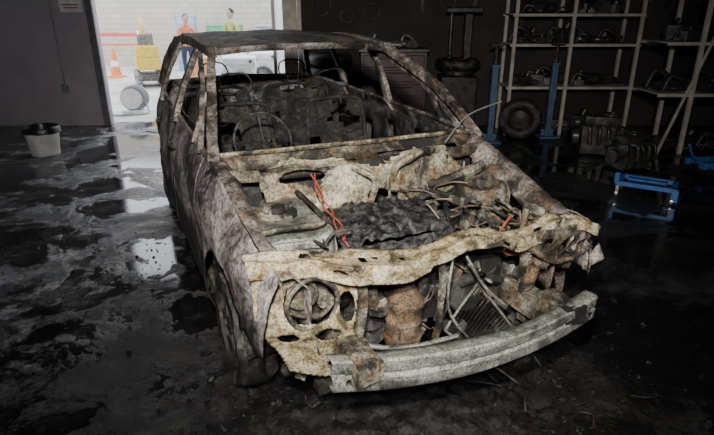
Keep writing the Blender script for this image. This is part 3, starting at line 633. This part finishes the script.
# people
SKIN=plain('skin',(.45,.28,.21),.55,0,.1); HAIR=plain('hair_dark',(.03,.022,.018),.7); JEAN=plain('navy_trousers',(.03,.04,.07),.8); BOOT=plain('boots',(.02,.02,.02),.6)
def person(x,y,rz,top,scale=1.0,lean=0.0,arm=.3):
    e=empty('person',(x,y,0),rz); e.scale=(scale,)*3
    L=lean
    V=[((0,0,.95),.135),((0,-.02*L,1.12),.125),((0,-.12*L,1.30),.145),((0,-.2*L,1.42),.10),((0,-.24*L,1.50),.052),((0,-.27*L,1.56),.05)]
    E=[(0,1),(1,2),(2,3),(3,4),(4,5)]
    def add(p,r,c): V.append((p,r)); E.append((c,len(V)-1)); return len(V)-1
    for s in (-1,1):
        a=add((s*.17,-.18*L,1.41),.07,3); a=add((s*.235,-.18*L-.02,1.15),.048,a); a=add((s*.24,-.2*L-.25*arm*(1 if s>0 else .4)-.03,.95 if s<0 else .95+.15*arm),.036,a); a=add((s*.235,-.2*L-.30*arm*(1 if s>0 else .4)-.05,.87 if s<0 else .87+.2*arm),.028,a)
        h=add((s*.095,.0,.86),.10,0); h=add((s*.11,-.03*s,.50),.065,h); h=add((s*.11,.02*s,.10),.045,h); h=add((s*.12,-.13,.05),.042,h)
    me=bpy.data.meshes.new('b'); me.from_pydata([v[0] for v in V],E,[]); ob=bpy.data.objects.new('b',me); bpy.context.collection.objects.link(ob)
    ob.modifiers.new('k','SKIN'); sv=me.skin_vertices[0].data
    for i,v in enumerate(V): sv[i].radius=(v[1],v[1]*(.78 if i<4 else 1)); sv[i].use_root=(i==0)
    sm=ob.modifiers.new('s','SUBSURF'); sm.levels=2; sm.render_levels=2
    dg=bpy.context.evaluated_depsgraph_get(); me2=bpy.data.meshes.new_from_object(ob.evaluated_get(dg)); bpy.data.objects.remove(ob)
    me2.materials.clear()
    for mm in (top,JEAN,SKIN,BOOT): me2.materials.append(mm)
    for p in me2.polygons:
        p.use_smooth=True; c=p.center
        p.material_index=3 if c.z<.12 else (1 if c.z<.93 and abs(c.x)<.2 else (2 if (c.z>1.49 or (abs(c.x)>.2 and c.z<.97+.1*arm)) else 0))
    o=bpy.data.objects.new('body',me2); bpy.context.collection.objects.link(o); o.parent=e
    hc=Vector((0,-.29*L-.01,1.655)); b=B(); b.sph(hc,(.078,.095,.118),20); b.sph(hc+Vector((0,-.03,-.06)),(.052,.062,.055),14)
    b.sph(hc+Vector((0,-.098,-.015)),(.013,.02,.02),8)
    for s in (-1,1): b.sph(hc+Vector((s*.08,.005,-.01)),(.012,.02,.03),8)
    b.out('head',SKIN,e,ang=180)
    B().sph(hc+Vector((0,.018,.028)),(.086,.095,.105),18).out('hair',HAIR,e,ang=180)
    b=B()
    for s in (-1,1): b.sph(hc+Vector((s*.03,-.086,.008)),(.011,.008,.006),8)
    b.sph(hc+Vector((0,-.092,-.058)),(.022,.006,.005),8); b.out('eyes_and_mouth',HAIR,e,ang=180)
    b=B()
    for s in (-1,1):
        w=Vector((s*.235,-.2*L-.30*arm*(1 if s>0 else .4)-.05,.87 if s<0 else .87+.2*arm))
        b.sph(w+Vector((0,-.01,-.04)),(.018,.038,.048),10)
        for k in range(4): b.tube([w+Vector((0,-.035+.02*k,-.07)),w+Vector((-s*.006,-.037+.021*k,-.105)),w+Vector((-s*.02,-.035+.02*k,-.13+.006*abs(k-1.5)))],.009,6,3)
        b.tube([w+Vector((0,-.04,-.02)),w+Vector((-s*.01,-.062,-.05)),w+Vector((-s*.015,-.065,-.08))],.010,6,3)
    b.out('hands',SKIN,e,ang=180)
HV=plain('hi_vis_orange',(.58,.21,.09),.6); HV2=plain('hi_vis_yellow_green',(.33,.38,.12),.6)
person(-4.28,14.2,25,HV,.88,.6,.5); person(-3.05,14.0,-30,HV2,.95,.2,.8)

# ================================================================= LIGHT + CAMERA
w=bpy.data.worlds.new('World'); bpy.context.scene.world=w; w.use_nodes=True
bg=w.node_tree.nodes['Background']; bg.inputs[0].default_value=(.87,.92,1.0,1); bg.inputs[1].default_value=3.9
def spot(name,loc,tgt,power,size,blend,rad,col):
    l=bpy.data.lights.new(name,'SPOT'); l.energy=power; l.spot_size=R(size); l.spot_blend=blend; l.shadow_soft_size=rad; l.color=col
    o=bpy.data.objects.new(name,l); o.location=loc; o.rotation_euler=(Vector(tgt)-Vector(loc)).to_track_quat('-Z','Y').to_euler(); bpy.context.collection.objects.link(o)
spot('hand_torch',(-.05,.05,2.10),(.15,2.6,.80),520,80,1.0,.04,(1,.95,.82))
spot('back_fill_spot',(.0,-.6,2.3),(-.4,7,.9),400,110,1.0,.1,(.97,.97,1))  # added fill spot to brighten the left wall and racks, not a real lamp
cam=bpy.data.cameras.new('camera'); co=bpy.data.objects.new('camera',cam); bpy.context.collection.objects.link(co)
cam.sensor_width=36; cam.lens=537.98/714*36; cam.clip_start=.02
co.location=(0,0,1.646); co.rotation_euler=(R(90-21.061),0,0); bpy.context.scene.camera=co
